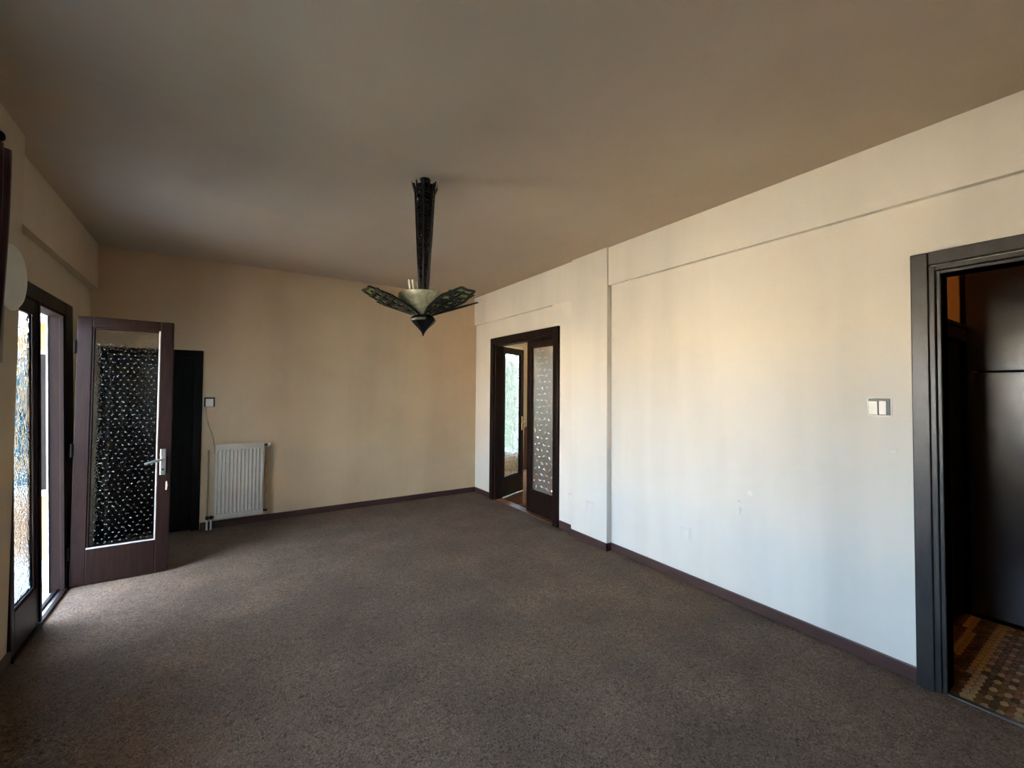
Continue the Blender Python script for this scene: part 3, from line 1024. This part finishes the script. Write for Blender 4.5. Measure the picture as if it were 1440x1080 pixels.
# ------------------------------------------------------------------ radiator
rad = tag(empty('radiator', (0.058, YB, 0)), 'white ribbed panel radiator on the back wall beside the dark door', 'radiator')
RX0, RX1, RZ0, RZ1, RY = -0.168, 0.284, 0.112, 0.905, YB - 0.105
p = MB()
NR = 12
prof = [(RX0, 0.0)]
pw = (RX1 - RX0 - 0.03) / NR
for i in range(NR):
    xx = RX0 + 0.015 + i * pw
    prof += [(xx + pw * 0.16, 0.0), (xx + pw * 0.30, 0.009), (xx + pw * 0.70, 0.009), (xx + pw * 0.84, 0.0)]
prof.append((RX1, 0.0))
zs = [RZ0, RZ0 + 0.045, RZ0 + 0.065, RZ1 - 0.075, RZ1 - 0.055, RZ1]
amp = [0, 0, 1, 1, 0, 0]
for z, am in zip(zs, amp):
    for x, d in prof:
        p.v.append((x, RY + d * am, z))
n = len(prof)
for j in range(len(zs) - 1):
    for i in range(n - 1):
        p.f.append((j * n + i, j * n + i + 1, (j + 1) * n + i + 1, (j + 1) * n + i))
local(p, rad).build('front_panel', M['enamel'], rad)
bk = MB().box(RX0 + 0.004, RX1 - 0.004, RY + 0.012, RY + 0.020, RZ0, RZ1)
bk.box(RX0 + 0.004, RX1 - 0.004, RY + 0.070, RY + 0.080, RZ0 + 0.01, RZ1 - 0.01)
local(bk, rad).build('rear_panel', M['enamel'], rad)
local(MB().box(RX0, RX0 + 0.006, RY, RY + 0.082, RZ0, RZ1), rad).build('side_cover', M['enamel'], rad, bevel=0.002)
local(MB().box(RX1 - 0.006, RX1, RY, RY + 0.082, RZ0, RZ1), rad).build('side_cover', M['enamel'], rad, bevel=0.002)
g = MB()
for i in range(26):
    xx = RX0 + 0.012 + i * (RX1 - RX0 - 0.024) / 25
    g.box(xx - 0.003, xx + 0.003, RY + 0.004, RY + 0.080, RZ1 - 0.012, RZ1 - 0.004)
local(g, rad).build('top_grille', M['enamel'], rad)
br = MB()
for xx in (-0.06, 0.17):
    br.box(xx - 0.015, xx + 0.015, RY + 0.078, YB - 0.001, RZ0 + 0.1, RZ1 - 0.1)
local(br, rad).build('bracket', M['enamel'], rad)
vx, vy = 0.316, RY + 0.045
local(MB().tube([(RX1 - 0.005, vy, 0.872), (vx - 0.008, vy, 0.872)], 0.010, 10).tube([(vx - 0.012, vy, 0.872), (vx + 0.004, vy, 0.872)], 0.013, 10), rad).build('valve_body', M['black_plastic'], rad, smooth=True)
local(MB().lathe([(0.015, 0), (0.021, 0.004), (0.021, 0.030), (0.015, 0.034)], (vx + 0.002, vy, 0.872), 14, 'x'), rad).build('valve_knob', M['white_plastic'], rad, smooth=True)
local(MB().tube([(vx, vy, 0.86), (vx, vy, 0.14)], 0.0075, 10), rad).build('pipe', M['copper'], rad, smooth=True)
local(MB().tube([(RX1 - 0.005, vy, 0.137), (vx + 0.012, vy, 0.137)], 0.013, 10), rad).build('pipe_elbow', M['iron'], rad, smooth=True)
local(MB().tube([(RX0 + 0.004, vy, 0.128), (-0.243, vy, 0.128)], 0.011, 10).tube([(-0.232, vy, 0.11), (-0.232, vy, 0.145)], 0.014, 10).tube([(-0.196, vy, 0.11), (-0.196, vy, 0.145)], 0.014, 10), rad).build('valve_body', M['iron'], rad, smooth=True)
for xx in (-0.232, -0.196):
    local(MB().tube([(xx, vy, 0.112), (xx, vy, 0.0)], 0.0085, 10), rad).build('pipe', M['white_plastic'], rad, smooth=True)
local(MB().tube([(-0.238, YB - 0.012, 0.14), (-0.238, YB - 0.012, 0.84)], 0.008, 8), rad).build('wall_pipe', M['wall_back'], rad, smooth=True)

# ------------------------------------------------------------------ chandelier
LX, LY = 1.026, 2.562
ch = tag(empty('chandelier', (LX, LY, 1.855)), 'black filigree chandelier with green glass petals hanging from the ceiling', 'chandelier')
ch.rotation_euler = (0, 0, -YAW)      # local x = across the room as seen, local -y = towards the window end
Z = lambda z: z - 1.855
# ceiling hook and scrolls
hk = MB().lathe([(0.035, Z(H) - 0.001), (0.032, Z(H) - 0.010), (0.012, Z(H) - 0.016)], (0, 0, 0), 18)
for k in range(5):
    t = 2 * math.pi * k / 5 + 0.4
    pts = []
    for i in range(9):
        u = i / 8
        rr = 0.012 + 0.026 * math.sin(u * math.pi)
        pts.append((rr * math.cos(t + 0.5 * u), rr * math.sin(t + 0.5 * u), Z(2.882) - u * 0.06))
    hk.tube(pts, 0.003, 6)
hk.tube([(0, 0, Z(2.885)), (0, 0, Z(2.70))], 0.005, 8)
hk.build('ceiling_hook', M['iron'], ch)
# tapered four sided shaft: corner rails, cross bars, rings; dark lining inside
prof_s = [(2.845, 0.080), (2.80, 0.064), (2.74, 0.061), (2.60, 0.054), (2.45, 0.046), (2.30, 0.037), (2.16, 0.029), (2.00, 0.024)]


def half(z):
    for (z1, h1), (z2, h2) in zip(prof_s, prof_s[1:]):
        if z2 <= z <= z1:
            return h2 + (h1 - h2) * (z - z2) / (z1 - z2)
    return prof_s[-1][1]


sh = MB()
NS = 6
for (z1, h1), (z2, h2) in zip(prof_s, prof_s[1:]):
    for k in range(NS):
        t = 2 * math.pi * (k + 0.5) / NS
        sh.bar((h1 * math.cos(t), h1 * math.sin(t), Z(z1)), (h2 * math.cos(t), h2 * math.sin(t), Z(z2)), 0.016, 0.012)
rnd = random.Random(11)
for k in range(NS):
    t0, t1 = 2 * math.pi * (k + 0.5) / NS, 2 * math.pi * (k + 1.5) / NS
    z = 2.82
    while z > 2.05:
        hA, hB = half(z), half(z - 0.03)
        a_, b_ = rnd.random() * 0.3, 0.7 + rnd.random() * 0.3
        pA = Vector((hA * math.cos(t0), hA * math.sin(t0), Z(z))).lerp(Vector((hA * math.cos(t1), hA * math.sin(t1), Z(z))), a_)
        zz = z - rnd.uniform(-0.01, 0.04)
        hC = half(zz)
        pB = Vector((hC * math.cos(t0), hC * math.sin(t0), Z(zz))).lerp(Vector((hC * math.cos(t1), hC * math.sin(t1), Z(zz))), b_)
        sh.bar(pA, pB, 0.008, 0.006)
        if rnd.random() < 0.5:
            hm = half(z - 0.02) * math.cos(math.pi / NS)
            tm_ = (t0 + t1) / 2
            sh.ring((hm * math.cos(tm_), hm * math.sin(tm_), Z(z - 0.02)), min(0.014, half(z) * 0.35), 0.005, 0.008, (math.cos(tm_), math.sin(tm_), 0), 10)
        z -= rnd.uniform(0.018, 0.032)
# flared crown points
for k in range(12):
    t = 2 * math.pi * k / 12
    r0, r1 = 0.066, 0.086 + 0.006 * (k % 2)
    sh.prism([(r0 * math.cos(t - 0.22), r0 * math.sin(t - 0.22), Z(2.785)), (r0 * math.cos(t + 0.22), r0 * math.sin(t + 0.22), Z(2.785)), ((r0 - 0.005) * math.cos(t), (r0 - 0.005) * math.sin(t), Z(2.785))],
             [(r1 * math.cos(t - 0.05), r1 * math.sin(t - 0.05), Z(2.855)), (r1 * math.cos(t + 0.05), r1 * math.sin(t + 0.05), Z(2.855)), ((r1 - 0.003) * math.cos(t), (r1 - 0.003) * math.sin(t), Z(2.851))])
sh.build('shaft', M['iron'], ch)
li = MB().lathe([(h * 0.80, Z(z)) for z, h in reversed(prof_s)], (0, 0, 0), 6, rot=math.pi / 6)
li.build('shaft_lining', plain('smoked_dark_glass', (0.010, 0.012, 0.011), 0.15), ch)
sp = MB()
for k in range(46):
    z = rnd.uniform(2.10, 2.80)
    t = rnd.uniform(0, 2 * math.pi)
    hm = half(z) * 0.86
    L = rnd.choice([0.006, 0.008, 0.02])
    sp.prism([(hm * math.cos(t) - 0.0025, hm * math.sin(t) - 0.0025, Z(z)), (hm * math.cos(t) + 0.0025, hm * math.sin(t) - 0.0025, Z(z)), (hm * math.cos(t), hm * math.sin(t) + 0.003, Z(z))],
             [(hm * math.cos(t) - 0.002, hm * math.sin(t) - 0.002, Z(z) + L), (hm * math.cos(t) + 0.002, hm * math.sin(t) - 0.002, Z(z) + L), (hm * math.cos(t), hm * math.sin(t) + 0.002, Z(z) + L)])
sp.build('white_specks', M['white_plastic'], ch)['kind'] = 'stuff'  # small white slivers scattered over the shaft lining
# bowl
bw = MB()
bo = [(0.02, Z(1.975)), (0.06, Z(1.995)), (0.10, Z(2.025)), (0.135, Z(2.065)), (0.160, Z(2.105)), (0.164, Z(2.122))]
bi = [(r - 0.005, h + 0.004) for r, h in reversed(bo)]
bw.lathe(bo + bi, (0, 0, 0), 40).build('glass_bowl', M['bowl_glass'], ch, smooth=True)
# finial
fi = MB().lathe([(0.004, Z(1.855)), (0.007, Z(1.868)), (0.014, Z(1.882)), (0.034, Z(1.905)), (0.062, Z(1.932)), (0.080, Z(1.952)), (0.084, Z(1.966)), (0.070, Z(1.984)), (0.03, Z(2.0))], (0, 0, 0), 8, rot=math.pi / 8)
fi.build('finial', M['iron'], ch, bevel=0.002)
# petals
ALPHA = math.radians(20)


def petal(az, idx):
    d = Vector((math.cos(az), math.sin(az), 0))
    tt = Vector((-math.sin(az), math.cos(az), 0))
    r_ = d * math.cos(ALPHA) + Vector((0, 0, math.sin(ALPHA)))
    nn = r_.cross(tt).normalized()
    base = Vector((0, 0, Z(1.975)))

    def P(u, v, w=0.0):
        return base + r_ * u + tt * v + nn * w
    outline = [(0.045, 0.03), (0.13, 0.078), (0.275, 0.108), (0.40, 0.062), (0.392, 0.0), (0.40, -0.062), (0.275, -0.108), (0.13, -0.078), (0.045, -0.03)]
    ob = MB()
    for (a0, b0_), (a1, b1_) in zip(outline, outline[1:] + outline[:1]):
        ob.bar(P(a0, b0_), P(a1, b1_), 0.016, 0.008, up=nn)
    ob.bar(P(0.05, 0), P(0.37, 0), 0.012, 0.008, up=nn)
    rr = random.Random(idx)
    for k in range(34):
        u = rr.uniform(0.09, 0.34)
        lim = 0.03 + 0.30 * min(u, 0.25)
        v = rr.uniform(-lim, lim)
        an = rr.choice([0.5, -0.6, 0.9, -1.0, 1.5])
        L = rr.uniform(0.03, 0.06)
        q0, q1 = (u - L / 2 * math.cos(an), v - L / 2 * math.sin(an)), (u + L / 2 * math.cos(an), v + L / 2 * math.sin(an))
        q0 = (q0[0], max(-lim, min(lim, q0[1])))
        q1 = (q1[0], max(-lim, min(lim, q1[1])))
        ob.bar(P(*q0), P(*q1), 0.016, 0.006, up=nn)
    for u, v, r0 in ((0.15, 0.035, 0.020), (0.22, -0.045, 0.022), (0.29, 0.05, 0.018), (0.33, -0.045, 0.016), (0.12, -0.03, 0.015)):
        ob.ring(P(u, v), r0, 0.008, 0.007, nn, 10)
    # web that blackens most of the field, leaving slits
    for k in range(6):
        u = 0.08 + k * 0.052
        lim = 0.03 + 0.30 * min(u, 0.25)
        ob.bar(P(u, -lim), P(u + 0.02, lim), 0.014, 0.006, up=nn)
    po = ob.build('petal', M['iron'], ch)
    gq = [(u, v * 0.97) for u, v in outline]
    lo = [P(u, v, 0.006) for u, v in gq]
    hi = [P(u, v, 0.010) for u, v in gq]
    if nn.z < 0:
        lo = [P(u, v, -0.006) for u, v in gq]
        hi = [P(u, v, -0.010) for u, v in gq]
    cl, chh = sum(lo, Vector()) / len(lo), sum(hi, Vector()) / len(hi)
    g_ = MB()
    n_ = len(lo)
    g_.v = [tuple(x) for x in lo + hi] + [tuple(cl), tuple(chh)]
    for i in range(n_):
        j = (i + 1) % n_
        g_.f += [(i, j, 2 * n_), (n_ + i, 2 * n_ + 1, n_ + j), (i, n_ + i, n_ + j, j)]
    tag(g_.build('glass_panel', M['green_glass'], po), 'green glass panel')


for i, dg in enumerate((-35, 35, 145, -145)):
    petal(math.radians(dg), i + 21)
# energy saving lamps
for bx_, by_, lean in ((-0.060, 0.0, -0.16), (-0.02, 0.035, -0.1)):
    bm_ = MB()
    for off in (-0.012, 0.012):
        x = bx_ + off
        bm_.tube([(x, by_ - 0.008, Z(2.06)), (x + lean * 0.09, by_ - 0.008, Z(2.15)), (x + lean * 0.15, by_ - 0.008, Z(2.212)), (x + lean * 0.16, by_, Z(2.222)), (x + lean * 0.15, by_ + 0.008, Z(2.212)), (x + lean * 0.09, by_ + 0.008, Z(2.15)), (x, by_ + 0.008, Z(2.06))], 0.0062, 8)
    bo_ = bm_.build('bulb', M['white_plastic'], ch, smooth=True)
    MB().lathe([(0.022, Z(2.0)), (0.024, Z(2.04)), (0.018, Z(2.062))], (bx_, by_, 0), 14).build('bulb_base', M['white_plastic'], bo_, smooth=True)
